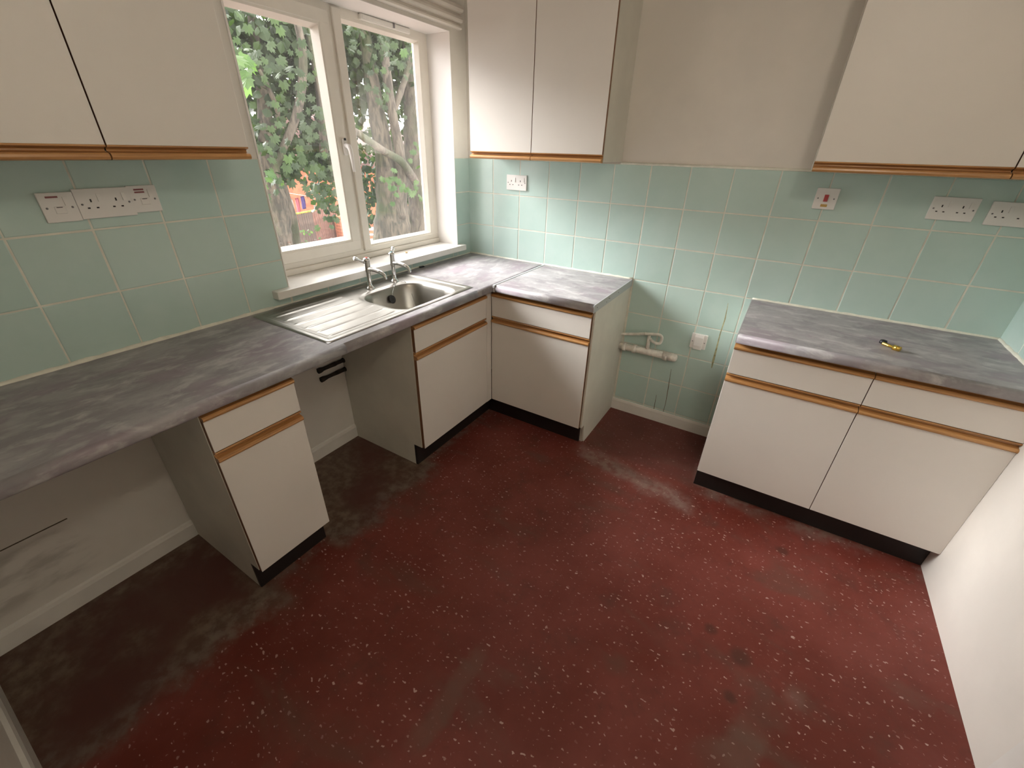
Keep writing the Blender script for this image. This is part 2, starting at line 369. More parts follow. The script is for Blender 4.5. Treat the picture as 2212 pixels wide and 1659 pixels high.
# baseboards
SK = [(0, 0), (-0.014, 0), (-0.014, 0.066), (-0.010, 0.080), (0, 0.084)]
bm = bm_new(); prism(bm, [(y, z) for y, z in SK], 'x', 1.185, 1.832, smooth=False)
struct('baseboard_back', bm, 'gloss_white', 'chipped cream baseboard in the gap between base cabinets', 'baseboard')
bm = bm_new()
prism(bm, [(-y, z) for y, z in SK], 'y', -1.79, -1.19, smooth=False); prism(bm, [(-y, z) for y, z in SK], 'y', YF, -2.09, smooth=False)
struct('baseboard_left', bm, 'gloss_white', 'low white baseboard under the long worktop', 'baseboard')
bm = bm_new(); prism(bm, [(YF - y, z) for y, z in SK], 'x', 0.014, XR, smooth=False)
struct('baseboard_front', bm, 'gloss_white', 'white baseboard at the end of the long worktop', 'baseboard')
# door casing on the right wall, only its edge is in view
bm = bm_new(); box(bm, XR - 0.016, XR, -1.42, -1.355, 0, 2.05, 0.003); box(bm, XR - 0.016, XR, -2.30, -2.235, 0, 2.05, 0.003); box(bm, XR - 0.016, XR, -2.30, -1.355, 2.05, 2.115, 0.003)
struct('trim_1', bm, 'gloss_white', 'white door casing on the side wall', 'door casing')
bm = bm_new(); box(bm, XR - 0.006, XR, -2.235, -1.42, 0.005, 2.05)
struct('door_1', bm, 'gloss_white', 'plain white flush door in the side wall', 'door')

# ------------------------------------------------------------------ wall tiles
TILE_ME = {}
def tile_mesh(wd, ht):
    key = (round(wd, 3), round(ht, 3))
    if key in TILE_ME: return TILE_ME[key]
    bm = bm_new(); g = 0.0024
    def ring(i, n): return [bm.verts.new(p) for p in ((i, -n, i), (wd - i, -n, i), (wd - i, -n, ht - i), (i, -n, ht - i))]
    a, b, c = ring(g, 0.0), ring(g, 0.0045), ring(g + 0.0022, 0.006)
    for r0, r1 in ((a, b), (b, c)):
        for k in range(4):
            f = bm.faces.new((r0[k], r0[(k + 1) % 4], r1[(k + 1) % 4], r1[k])); f.smooth = False
    bm.faces.new(c)
    TILE_ME[key] = mesh_of('tile', bm, 'tile_glaze'); return TILE_ME[key]
def tile(wall, parent, u0, u1, z0, z1):
    o = link('tile', tile_mesh(u1 - u0, z1 - z0), parent)
    o.location = wall_pt(wall, u0, 0, z0) + Vector((random.uniform(-.0004, .0004), random.uniform(-.0004, .0004), 0)); o.rotation_euler = (0, 0, ROT[wall] + random.uniform(-.002, .002))
def grout(wall, parent, rects):
    bm = bm_new()
    for u0, u1, z0, z1 in rects:
        a, b = wall_pt(wall, u0, -0.001, z0), wall_pt(wall, u1, 0.0048, z1); box(bm, a.x, b.x, a.y, b.y, z0, z1)
    obj('grout', bm, 'grout', parent)
P = 0.2
# back wall: three courses over the worktops
for i in range(14):
    for k in range(3):
        tile('B', wall_back, i * P, min((i + 1) * P, XR), WT + k * P, WT + (k + 1) * P)
LOW = [(WT - 0.2 * k, WT - 0.2 * (k - 1)) for k in (1, 2, 3, 4)] + [(0.078, WT - 0.8)]
for z0, z1 in LOW:
    for u0, u1 in ((1.19, 1.2), (1.2, 1.4), (1.4, 1.6), (1.6, 1.8), (1.8, 1.834)):
        if u1 - u0 > 0.02: tile('B', wall_back, u0, u1, z0, z1)
grout('B', wall_back, [(0, XR, WT, TT), (1.186, 1.834, 0.078, WT)])
# window wall
for i in range(7):
    a = -1.6 - P * i; b = a + P
    if i == 0: b = WY0
    for k in range(3):
        u0, u1 = max(a, YF), (b if i else -1.4)
        tile('W', wall_left, max(a, YF), min(b, WY0) if i == 0 else b, WT + k * P, WT + (k + 1) * P)
for k in range(3): tile('W', wall_left, WY1, 0.0, WT + k * P, WT + (k + 1) * P)
u = -1.4
while u < WY1 - 0.01:
    tile('W', wall_left, u, min(u + P, WY1), WT, WZ0 - 0.036); u += P
grout('W', wall_left, [(YF, WY0, WT, TT), (WY1, 0, WT, TT), (WY0, WY1, WT, WZ0 - 0.036)])
# right wall: a short return
for i in range(3):
    for k in range(3): tile('R', wall_right, i * P, (i + 1) * P, WT + k * P, WT + (k + 1) * P)
grout('R', wall_right, [(0, 0.6, WT, TT)])
# painted bead over the top course
bm = bm_new(); tube(bm, [(1.03, -0.003, TT + 0.003), (XR, -0.003, TT + 0.003)], 0.006, 8)
obj('paint_bead', bm, 'sealant', wall_back)
# sealant along the worktops
def bead(name, wall, parent, u0, u1, z, r=0.009):
    bm = bm_new(); a, b = wall_pt(wall, u0, 0.006, z), wall_pt(wall, u1, 0.006, z); n = 40
    tube(bm, [a.lerp(b, i / n) + Vector((0, 0, random.uniform(-.001, .001))) for i in range(n + 1)], [r * random.uniform(0.8, 1.1) for _ in range(n + 1)], 8)
    obj(name, bm, 'sealant', parent)
bead('sealant_bead', 'B', wall_back, 0.0, 1.195, WT); bead('sealant_bead', 'B', wall_back, 1.835, XR, WT)
bead('sealant_bead', 'W', wall_left, YF, -1.5, WT, 0.011); bead('sealant_bead', 'W', wall_left, -1.5, 0, WT, 0.006); bead('sealant_bead', 'R', wall_right, 0, 0.6, WT)
# rust runs and scuffs on the tiles of the gap
def streak(pts, wd, mt):
    bm = bm_new(); L = []; Rr = []
    for (px, py), wv in zip(pts, wd):
        p = at(px, py, 1, -0.0065); L.append(bm.verts.new((p.x - wv, -0.0064, p.z))); Rr.append(bm.verts.new((p.x + wv, -0.0064, p.z)))
    for i in range(len(L) - 1): bm.faces.new((L[i], L[i + 1], Rr[i + 1], Rr[i]))
    bmesh.ops.recalc_face_normals(bm, faces=bm.faces[:])
    obj('rust_run', bm, mt, wall_back)
streak([(1573, 655), (1566, 690), (1556, 720), (1548, 752), (1541, 778), (1537, 795)], [.001, .003, .0025, .004, .006, .002], 'rust')
streak([(1450, 797), (1444, 835), (1438, 870), (1429, 903)], [.0008, .0022, .0015, .0012], 'rust_dark')
streak([(1418, 853), (1413, 880), (1408, 900)], [.001, .002, .002], 'rust_dark')

# ------------------------------------------------------------------ window
win = bpy.data.objects.new('window_1', None); COL.objects.link(win); win.location = (-0.19, -0.7775, WZ0)
tag(win, 'white plastic window with one opening light and one fixed light', 'window', kind='structure')
WL = Vector(win.location)
def wpart(name, bm, mats, parent=None, off=True):
    bm.transform(Matrix.Translation(-WL)) if off else None
    return obj(name, bm, mats, parent or win)
bm = bm_new(); X0, X1 = -0.225, -0.162
box(bm, X0, X1, WY0, WY1, 2.076, WZ1, .003); box(bm, X0, X1, WY0, WY1, WZ0 + 0.028, 1.030, .003); box(bm, X0, X1 + 0.012, WY0, WY1, WZ0, WZ0 + 0.03, .003)
box(bm, X0, X1 - .0006, -0.213, WY1, 1.025, 2.08); box(bm, X0, X1 - .0006, WY0, -1.362, 1.025, 2.08); box(bm, X0 + .001, X1 + 0.012, -0.806, -0.757, 1.012, 2.1, .003); box(bm, X0, X1 - .0012, -0.835, -0.7575, 1.02, 2.085)
wpart('frame', bm, 'upvc')
def ring_frame(bm, y0, y1, z0, z1, wdt, xa, xb, bev=.004):
    box(bm, xa, xb, y0, y1, z0, z0 + wdt, bev); box(bm, xa, xb, y0, y1, z1 - wdt, z1, bev)
    box(bm, xa, xb - .0008, y0, y0 + wdt, z0 + wdt - .004, z1 - wdt + .004); box(bm, xa, xb - .0008, y1 - wdt, y1, z0 + wdt - .004, z1 - wdt + .004)
def bead_frame(bm, y0, y1, z0, z1, wdt, xf, xg):
    a = [(xf, y0, z0), (xf, y1, z0), (xf, y1, z1), (xf, y0, z1)]
    mid = [(xf - 0.002, y0 + wdt * .45, z0 + wdt * .45), (xf - 0.002, y1 - wdt * .45, z0 + wdt * .45), (xf - 0.002, y1 - wdt * .45, z1 - wdt * .45), (xf - 0.002, y0 + wdt * .45, z1 - wdt * .45)]
    b = [(xg, y0 + wdt, z0 + wdt), (xg, y1 - wdt, z0 + wdt), (xg, y1 - wdt, z1 - wdt), (xg, y0 + wdt, z1 - wdt)]
    R = [[bm.verts.new(p) for p in r] for r in (a, mid, b)]
    for r0, r1 in zip(R, R[1:]):
        for k in range(4): bm.faces.new((r0[k], r0[(k + 1) % 4], r1[(k + 1) % 4], r1[k]))
    bmesh.ops.recalc_face_normals(bm, faces=bm.faces[:])
SY0, SY1, SZ0, SZ1 = -1.366, -0.831, 1.026, 2.080
bm = bm_new(); ring_frame(bm, SY0, SY1, SZ0, SZ1, 0.054, -0.216, -0.148)
sash = wpart('sash', bm, 'upvc')
bm = bm_new(); bead_frame(bm, SY0 + .05, SY1 - .05, SZ0 + .05, SZ1 - .05, 0.026, -0.150, -0.193); wpart('glazing_bead', bm, 'upvc', sash)
bm = bm_new(); bead_frame(bm, -0.758, -0.212, 1.029, 2.077, 0.022, -0.163, -0.193); wpart('glazing_bead', bm, 'upvc')
bm = bm_new(); box(bm, -0.200, -0.194, SY0 + .06, SY1 - .06, SZ0 + .06, SZ1 - .06); wpart('pane', bm, 'glass', sash)
bm = bm_new(); box(bm, -0.200, -0.194, -0.745, -0.225, 1.04, 2.066); wpart('pane', bm, 'glass')
bm = bm_new(); yh = -0.848
box(bm, -0.150, -0.138, yh - .013, yh + .013, 1.500, 1.575, .004); h = wpart('handle', bm, 'plastic_white', sash)
bm = bm_new(); tube(bm, [(-0.14, yh, 1.545), (-0.115, yh, 1.540), (-0.108, yh + .002, 1.52), (-0.110, yh + .006, 1.47), (-0.112, yh + .01, 1.425)], [.011, .012, .011, .008, .007], 10); wpart('lever', bm, 'plastic_white', h)
bm = bm_new(); box(bm, -0.1385, -0.134, yh - .006, yh + .006, 1.566, 1.577, .001); box(bm, -0.1385, -0.132, yh + .017, yh + .023, 1.520, 1.541, .001); wpart('screw_cap', bm, 'black_rubber', h)
bm = bm_new(); box(bm, -0.165, -0.146, -0.640, -0.300, 2.082, 2.108, .003); box(bm, -0.148, -0.143, -0.632, -0.308, 2.088, 2.104, .001); v = wpart('trickle_vent', bm, 'gloss_white')
bm = bm_new(); box(bm, -0.146, -0.139, -0.432, -0.420, 2.086, 2.106, .001); wpart('slider', bm, 'screw_grey', v)
# window board and reveal lining
bm = bm_new(); box(bm, -0.170, 0.050, -1.487, -0.110, WZ0 - 0.036, WZ0, .004, seg=2)
struct('trim_2', bm, 'gloss_white', 'thick white window board under the window', 'window board')
bm = bm_new()
for yy in ((WY0, WY0 + 0.004), (WY1 - 0.004, WY1)): box(bm, -0.165, 0.007, yy[0], yy[1], WZ0, WZ1)
box(bm, -0.165, 0.007, WY0, WY1, WZ1 - 0.004, WZ1)
struct('trim_3', bm, 'reveal_paint', 'white lining of the window reveal', 'window reveal')
# ribbed moulding above the window
PR = [(0, 2.128), (0.020, 2.128), (0.026, 2.134), (0.026, 2.142), (0.014, 2.148), (0.014, 2.154), (0.030, 2.160), (0.034, 2.170), (0.030, 2.182), (0.016, 2.188), (0.016, 2.196), (0.034, 2.203), (0.040, 2.214), (0.036, 2.228), (0.02, 2.236), (0, 2.240)]
bm = bm_new(); prism(bm, PR, 'y', -1.50, -0.062, smooth=False)
struct('trim_4', bm, 'paint', 'ribbed white timber moulding above the window', 'moulding')
# dirt and small finds on the window board
bm = bm_new(); box(bm, -0.006, 0.006, -0.014, 0.014, 0, 0.005, .001); o = tag(obj('wood_chip', bm, 'debris_tan'), 'small tan chip lying on the white window board', 'wood chip')
p = at(878, 546, 2, WZ0); o.location = p; o.rotation_euler = (0, 0, 0.9)

# ------------------------------------------------------------------ worktops
def wt_profile(n0, n1, front=True):
    z0, z1 = WT - 0.040, WT
    if not front: return [(n0, z0), (n1, z0), (n1, z1), (n0, z1)]
    pr = [(n0, z0), (n1 - 0.010, z0)]
    for k in range(5): a = -math.pi / 2 + k * math.pi / 8; pr.append((n1 - 0.010 + 0.010 * math.cos(a), z0 + 0.010 + 0.010 * math.sin(a)))
    for k in range(7): a = k * math.pi / 12; pr.append((n1 - 0.018 + 0.018 * math.cos(a), z1 - 0.018 + 0.018 * math.sin(a)))
    pr.append((n0, z1)); return pr
def worktop(name, wall, u0, segs, label):
    t = thing(name, label, 'worktop', wall, u0, 0, WT - 0.04)
    bm = bm_new()
    for a, b, n0, n1, fr in segs:
        prism(bm, [(-n, z - (WT - 0.04)) for n, z in wt_profile(n0, n1, fr)], 'x', a - u0, b - u0)
    return t, obj('slab', bm, 'worktop', t)
SY = (-1.583, -0.735)
tW, _ = worktop('worktop', 'W', -1.37, [(YF, SY[0], 0.0, 0.6, True), (SY[0], SY[1], 0.0, 0.062, False), (SY[0], SY[1], 0.508, 0.6, True), (SY[1], 0.0, 0.0, 0.6, True)],
               'long mottled grey-purple worktop running under the window with the sink in it')
tB, _ = worktop('worktop', 'B', 0.606, [(0.610, 1.192, 0.0, 0.6, True)], 'short mottled grey worktop piece joined in the corner by a metal strip')
tR, _ = worktop('worktop', 'B', 1.832, [(1.836, XR, 0.0, 0.6, True)], 'mottled grey worktop over the double base cabinet against the side wall')
bm = bm_new(); box(bm, -0.004, 0.006, -0.602, -0.008, 0.002, 0.0425, .001); obj('joint_strip', bm, 'aluminium', tB, 'thin silver joint strip')
bm = bm_new(); box(bm, 0.586, 0.591, -0.598, -0.006, -0.001, 0.041, .001); e = obj('end_strip', bm, 'edge_strip', tB, 'pale grey metal end strip with screw holes')
for yy, zz in ((-0.56, .02), (-0.43, .014), (-0.40, .026), (-0.385, .022), (-0.25, .02)):
    bm = bm_new(); box(bm, 0.5905, 0.5918, yy - .002, yy + .002, zz - .002, zz + .002); obj('screw_hole', bm, 'hole_dark', e)
bm = bm_new(); box(bm, 0.0, 0.0042, -0.590, -0.006, 0.0, 0.0405, .0005); obj('end_strip', bm, 'edge_strip', tR, 'pale laminate end strip')

# ------------------------------------------------------------------ cabinets
RAIL = [(0, 0), (0.018, 0), (0.0235, 0.0025), (0.0255, 0.0075), (0.0245, 0.0130), (0.0200, 0.0170), (0.0080, 0.0190), (0.0030, 0.0215), (0.0020, 0.0250), (0.0040, 0.0285), (0.0120, 0.0300), (0.0175, 0.0320), (0.0180, 0.0355), (0.0160, 0.0375), (0, 0.0375)]
def rail(u0, u1, n, z, up=True, parent=None):
    bm = bm_new(); pr = [(-(n + a), z + b) if up else (-(n + a), z + 0.038 - b) for a, b in RAIL]
    prism(bm, pr, 'x', u0, u1, smooth=False)
    o = obj('handle_rail', bm, 'oak_x', parent, 'oak pull rail with a routed groove'); return o
def panel(name, u0, u1, n0, n1, z0, z1, parent):
    bm = bm_new(); box(bm, u0, u1, -n1, -n0, z0, z1, .0008)
    for f in bm.faces:
        if abs(f.normal.x) > 0.9: f.material_index = 1
    return obj(name, bm, ['laminate', 'edge_brown'], parent)
NB0, NB1 = 0.548, 0.566     # door thickness range for base units
def base_cabinet(wall, u0, wd, fronts, label, left=True, right=True, filler=None, notch_l=True, notch_r=True, top=True, plinth=None, right_panel=False):
    t = thing('base_cabinet', label, 'cabinet', wall, u0)
    bm = bm_new()
    def side(a, b, full):
        pr = [(-0.004, 0.0), (-0.490, 0.0), (-0.490, 0.134), (-0.546, 0.134), (-0.546, 0.850), (-0.004, 0.850)]
        prism(bm, pr, 'x', a, b, smooth=False)
    side(0, 0.018, True); side(wd - 0.018, wd, True)
    box(bm, 0.018, wd - 0.018, -0.546, -0.004, 0.134, 0.152); box(bm, 0.018, wd - 0.018, -0.012, -0.004, 0.152, 0.850)
    box(bm, 0.018, wd - 0.018, -0.546, -0.530, 0.820, 0.850)
    obj('carcass', bm, 'carcass_side', t)
    for a, b in fronts:
        d = panel('drawer_front', a + .0015, b - .0015, NB0, NB1, 0.699, 0.816, t); rail(a + .0015, b - .0015, NB0, 0.8125, True, d)
        d = panel('door', a + .0015, b - .0015, NB0, NB1, 0.136, 0.660, t); rail(a + .0015, b - .0015, NB0, 0.658, True, d)
    if filler:
        bm = bm_new(); box(bm, filler[0], filler[1], -NB1, -NB0, 0.134, 0.850, .0008); obj('corner_post', bm, 'laminate', t)
    pa, pb = plinth or (0.0, wd)
    bm = bm_new(); box(bm, pa, pb, -0.503, -0.488, 0.0, 0.133, .001); obj('plinth', bm, 'plinth', t, 'black plinth board')
    return t
base_cabinet('W', -2.094, 0.300, [(0.0, 0.300)], 'narrow white base cabinet with one drawer standing alone under the long worktop')
base_cabinet('W', -1.196, 0.600, [(0.0, 0.583)], 'white base cabinet with oak rails under the sink bowl', filler=(0.583, 0.631), plinth=(0.0, 0.706))
base_cabinet('B', 0.592, 0.588, [(-0.024, 0.586)], 'white base cabinet under the short worktop piece in the corner', plinth=(-0.088, 0.570))
base_cabinet('B', 1.834, XR - 1.8345, [(0.0, 0.492), (0.492, XR - 1.833)], 'double white base cabinet with two drawers and two doors against the side wall')
# loose end panel by the cooker gap
bm = bm_new(); prism(bm, [(-0.006, 0.0), (-0.485, 0.0), (-0.500, 0.02), (-0.512, 0.134), (-0.552, 0.136), (-0.552, 0.851), (-0.006, 0.851)], 'x', 1.1805, 1.1895, smooth=False)
tag(recentre(obj('end_panel', bm, 'carcass_side'), (1.185, -0.28, 0)), 'dusty off-white end panel facing the empty cooker gap', 'end panel')

def wall_cabinet(wall, u0, wd, fronts, label, z0=1.500, z1=2.24):
    t = thing('wall_cabinet', label, 'cabinet', wall, u0, 0, z0)
    bm = bm_new(); H = z1 - z0
    for a, b in ((0, 0.018), (wd - 0.018, wd)): box(bm, a, b, -0.280, 0.0, 0.0, H)
    box(bm, 0.018, wd - .018, -0.280, 0, 0.0, 0.018); box(bm, 0.018, wd - .018, -0.280, 0, H - .018, H); box(bm, 0.018, wd - .018, -0.008, 0, 0.018, H - .018)
    obj('carcass', bm, 'carcass_side', t)
    for a, b in fronts:
        d = panel('door', a + .0018, b - .0018, 0.282, 0.300, 0.033, H, t); rail(a + .0018, b - .0018, 0.282, -0.003, True, d)
    return t
wall_cabinet('W', -2.360, 0.760, [(0.0, 0.380), (0.380, 0.760)], 'white two-door wall cabinet with oak rails beside the window over the long worktop')
wall_cabinet('B', 0.241, 0.793, [(0.0, 0.396), (0.396, 0.793)], 'white two-door wall cabinet in the corner above a single double socket')
wall_cabinet('B', 1.908, XR - 1.910, [(0.0, 0.566), (0.566, XR - 1.910)], 'white wall cabinet with one wide and one narrow door against the side wall')

# ------------------------------------------------------------------ sink and taps
sk = thing('sink', 'stainless steel sink with ribbed drainer set into the long worktop', 'sink', 'W', -1.158, 0.285, WT)
A0, A1, D0, D1 = -1.617, -0.700, 0.032, 0.540     # along the wall, out from the wall
def rr_sd(u, n, uc, nc, hu, hn, r):
    qx, qy = abs(u - uc) - hu + r, abs(n - nc) - hn + r
    return math.hypot(max(qx, 0), max(qy, 0)) + min(max(qx, qy), 0) - r
def sst(a, b, x): t = max(0, min(1, (x - a) / (b - a))); return t * t * (3 - 2 * t)
def sink_h(u, n):
    e = rr_sd(u, n, (A0 + A1) / 2, (D0 + D1) / 2, (A1 - A0) / 2, (D1 - D0) / 2, 0.022)
    h = 0.0015 + 0.0035 * sst(0.0, -0.006, e)                     # rolled edge
    h -= 0.0045 * sst(-0.022, -0.034, e)                          # recessed deck
    d = rr_sd(u, n, -0.985, 0.345, 0.195, 0.175, 0.105)           # bowl
    h -= 0.006 * sst(0.022, 0.0, d); h -= 0.140 * sst(0.0, -0.040, d); h -= 0.008 * sst(-0.04, -0.18, d)
    if u < -1.2:                                                  # drainer grooves
        m_ = sst(-1.205, -1.225, u) * sst(-1.572, -1.550, u)
        if 0.085 < n < 0.50:
            h -= 0.003 * sst(-1.195, -1.30, u) * sst(0.075, 0.10, n) * sst(0.505, 0.485, n) * sst(-1.58, -1.56, u)
            for k in range(6):
                h += 0.0042 * m_ * math.exp(-((n - (0.118 + 0.0715 * k)) / 0.0055) ** 2)
    return h
bm = bm_new(); NU, NN = 190, 118; G = []
for i in range(NU + 1):
    row = []
    for j in range(NN + 1):
        u = A0 + (A1 - A0) * i / NU; n = D0 + (D1 - D0) * j / NN
        row.append(bm.verts.new((u + 1.158, -(n - 0.285), sink_h(u, n))))
    G.append(row)
for i in range(NU):
    for j in range(NN):
        f = bm.faces.new((G[i][j], G[i][j + 1], G[i + 1][j + 1], G[i + 1][j])); f.smooth = True
bmesh.ops.recalc_face_normals(bm, faces=bm.faces[:])
if bm.faces[0].normal.z < 0: bmesh.ops.reverse_faces(bm, faces=bm.faces[:])
obj('basin', bm, 'steel', sk)
# overflow, waste, chain and plug (local coordinates: u+1.158, -(n-0.285), z-WT)
def SL(u, n, z): return Vector((u + 1.158, -(n - 0.285), z))
bm = bm_new(); lathe(bm, [(0.0, 0.0), (0.020, 0.0), (0.022, 0.003), (0.017, 0.006), (0.008, 0.005), (0.0, 0.004)], seg=18)
bm.transform(Matrix.Translation(SL(-0.965, 0.197, -0.062)) @ Matrix.Rotation(math.radians(72), 4, 'X')); obj('overflow', bm, 'black_rubber', sk, 'black overflow rosette')
bm = bm_new(); lathe(bm, [(0.0, 0.0), (0.040, 0.0), (0.043, 0.0025), (0.030, 0.003), (0.026, -0.002), (0.0, -0.002)], seg=24); bm.transform(Matrix.Translation(SL(-0.985, 0.345, -0.1465))); obj('waste', bm, 'chrome', sk)
bm = bm_new(); lathe(bm, [(0.0, 0.0), (0.020, 0.0), (0.023, 0.004), (0.020, 0.012), (0.008, 0.014), (0.006, 0.020), (0.0, 0.021)], seg=18)
box(bm, 0.01, 0.045, -0.004, 0.004, 0.004, 0.010, .001); bm.transform(Matrix.Translation(SL(-0.90, 0.30, -0.147)) @ Matrix.Rotation(0.5, 4, 'Z')); obj('plug', bm, 'black_rubber', sk, 'black rubber sink plug')
bm = bm_new(); tube(bm, smooth_path([SL(-0.880, 0.150, 0.004), SL(-0.905, 0.165, 0.000), SL(-0.945, 0.185, -0.030), SL(-0.962, 0.197, -0.055)]), 0.0014, 6)
tube(bm, smooth_path([SL(-0.845, 0.150, 0.004), SL(-0.835, 0.175, 0.0), SL(-0.83, 0.205, -0.05), SL(-0.86, 0.26, -0.12), SL(-0.90, 0.30, -0.128)]), 0.0012, 6); obj('chain', bm, 'chrome', sk, 'thin plug chain')
def tap(u, n, yaw, cap, label):
    t = thing('tap', label, 'tap', 'W', u, n, WT + 0.001, 'pair of chrome pillar taps'); t.rotation_euler = (0, 0, ROT['W'])
    bm = bm_new(); lathe(bm, [(0.0, -0.004), (0.024, -0.004), (0.024, 0.003), (0.020, 0.009), (0.014, 0.014), (0.0115, 0.020), (0.0115, 0.085), (0.0145, 0.092), (0.0155, 0.100), (0.0155, 0.140), (0.0175, 0.146), (0.0175, 0.152), (0.012, 0.158), (0.0, 0.159)], seg=20); obj('pillar', bm, 'chrome', t)
    bm = bm_new(); tube(bm, smooth_path([(0, -0.008, 0.103), (0.002, -0.045, 0.104), (0.004, -0.088, 0.097), (0.005, -0.112, 0.084), (0.005, -0.117, 0.066)]), [.011] * 8 + [.010] * 8 + [.0092] * 8 + [.0088] * 9, 12); obj('spout', bm, 'chrome', t)
    bm = bm_new(); d = Vector((math.cos(yaw), math.sin(yaw), 0))
    tube(bm, smooth_path([Vector((0, 0, 0.136)), d * 0.022 + Vector((0, 0, 0.142)), d * 0.050 + Vector((0, 0, 0.158)), d * 0.068 + Vector((0, 0, 0.166))]), [.008] * 8 + [.006] * 8 + [.0085] * 5 + [.0105] * 3 + [.007], 10); obj('lever', bm, 'chrome', t)
    bm = bm_new(); lathe(bm, [(0.0, 0.0), (0.009, 0.0), (0.009, 0.002), (0.0, 0.003)], seg=14); bm.transform(Matrix.Translation((0, 0, 0.1575))); obj('indicator_cap', bm, cap, t, 'coloured indicator disc')
    return t
tap(-1.036, 0.122, math.radians(172), 'red_cap', 'chrome pillar tap with a red indicator and its lever turned to the drainer')
tap(-0.864, 0.122, math.radians(38), 'teal_cap', 'chrome pillar tap holding the plug chain with its lever raised to the window')
bm = bm_new(); box(bm, -0.018, 0.018, -0.008, 0.008, 0, 0.008, .003); o = tag(obj('plastic_clip', bm, 'black_rubber'), 'small black plastic clip lying against the tiles right of the sink', 'clip')
o.location = at(908, 577, 2, WT) + Vector((0.012, 0, 0.0)); o.rotation_euler = (0, 0, 1.4)

# ------------------------------------------------------------------ sockets and switches
def plate(name, wall, u, z, wd, ht, label, cat, group=None, thick=0.010):
    t = thing(name, label, cat, wall, u, 0.006, z, group)
    bm = bm_new(); box(bm, 0, wd, -thick, 0, 0, ht, .002, seg=2); obj('plate', bm, 'plastic_white', t); return t
def screws(t, pts, n=0.010):
    for a, b in pts:
        bm = bm_new(); lathe(bm, [(0, 0), (0.003, 0), (0.003, 0.0008), (0, 0.001)], seg=10); bm.transform(Matrix.Translation((a, -n, b)) @ Matrix.Rotation(math.pi / 2, 4, 'X')); obj('screw', bm, 'screw_grey', t)
def double_socket(wall, u, z, label, group=None):
    t = plate('wall_socket', wall, u, z, 0.144, 0.086, label, 'socket', group)
    for c in (0.036, 0.100):
        for a, b, w_, h_ in ((c, 0.052, 0.0042, 0.009), (c - 0.011, 0.031, 0.0065, 0.0042), (c + 0.011, 0.031, 0.0065, 0.0042)):
            bm = bm_new(); box(bm, a - w_ / 2, a + w_ / 2, -0.0104, -0.006, b - h_ / 2, b + h_ / 2); obj('pin_slot', bm, 'hole_dark', t)
        bm = bm_new(); prism(bm, [(-0.0095, 0.048), (-0.0145, 0.048), (-0.0115, 0.071), (-0.0095, 0.071)], 'x', c + 0.018, c + 0.028, smooth=False); obj('rocker_switch', bm, 'plastic_white', t)
    screws(t, [(0.012, 0.042), (0.133, 0.042)]); return t
def fused_spur(wall, u, z, label, lines, group=None):
    t = plate('fused_switch', wall, u, z, 0.082, 0.082, label, 'switch', group)
    bm = bm_new(); prism(bm, [(-0.0095, 0.046), (-0.0145, 0.046), (-0.0115, 0.070), (-0.0095, 0.070)], 'x', 0.055, 0.066, smooth=False); obj('rocker_switch', bm, 'plastic_white', t)
    bm = bm_new(); box(bm, 0.028, 0.054, -0.0118, -0.0095, 0.024, 0.044, .001); o = obj('fuse_cover', bm, 'plastic_white', t)
    bm = bm_new(); box(bm, 0.033, 0.047, -0.0121, -0.011, 0.0405, 0.0425); obj('slot', bm, 'hole_dark', o)
    for k in range(lines):
        bm = bm_new(); box(bm, 0.018, 0.046, -0.0103, -0.0095, 0.0675 - 0.008 * k, 0.0725 - 0.008 * k); obj('printed_line', bm, 'print_maroon', t)
    screws(t, [(0.012, 0.040), (0.070, 0.040)]); return t
fused_spur('W', -2.097, 1.322, 'white fused switch plate with one printed red line at the far end of the row', 1, 'row of plates under the wall cabinet by the window')
double_socket('W', -2.0145, 1.3245, 'white double socket between two fused switch plates', 'row of plates under the wall cabinet by the window')
fused_spur('W', -1.877, 1.331, 'white fused switch plate with two printed red lines nearest the window', 2, 'row of plates under the wall cabinet by the window')
double_socket('B', 0.309, 1.322, 'white double socket under the corner wall cabinet')
double_socket('B', 2.362, 1.334, 'white double socket next to the cooker switch plate')
double_socket('B', 2.541, 1.328, 'white double socket closest to the side wall')
t = plate('cooker_switch', 'B', 1.957, 1.342, 0.086, 0.086, 'white square cooker switch with a red rocker and amber indicator', 'switch', thick=0.013)
bm = bm_new(); prism(bm, [(-0.0125, 0.032), (-0.0185, 0.032), (-0.0145, 0.060), (-0.0125, 0.060)], 'x', 0.035, 0.051, smooth=False); obj('rocker_switch', bm, 'red_switch', t, 'red rocker')
bm = bm_new(); box(bm, 0.031, 0.056, -0.0137, -0.0125, 0.010, 0.021, .0005); obj('indicator_lamp', bm, 'amber_neon', t, 'amber indicator window')
screws(t, [(0.013, 0.044), (0.073, 0.044)], 0.013)
t = plate('cable_outlet', 'B', 1.591, 0.560, 0.085, 0.087, 'white cable outlet plate with a bowed cover low on the tiles', 'outlet plate', thick=0.011)
bm = bm_new(); prism(bm, [(-0.010, -0.004), (-0.017, -0.004), (-0.021, 0.02), (-0.021, 0.07), (-0.017, 0.084), (-0.010, 0.086)], 'x', 0.020, 0.066, smooth=False); obj('cover', bm, 'plastic_white', t)
screws(t, [(0.010, 0.040), (0.075, 0.040)], 0.011)

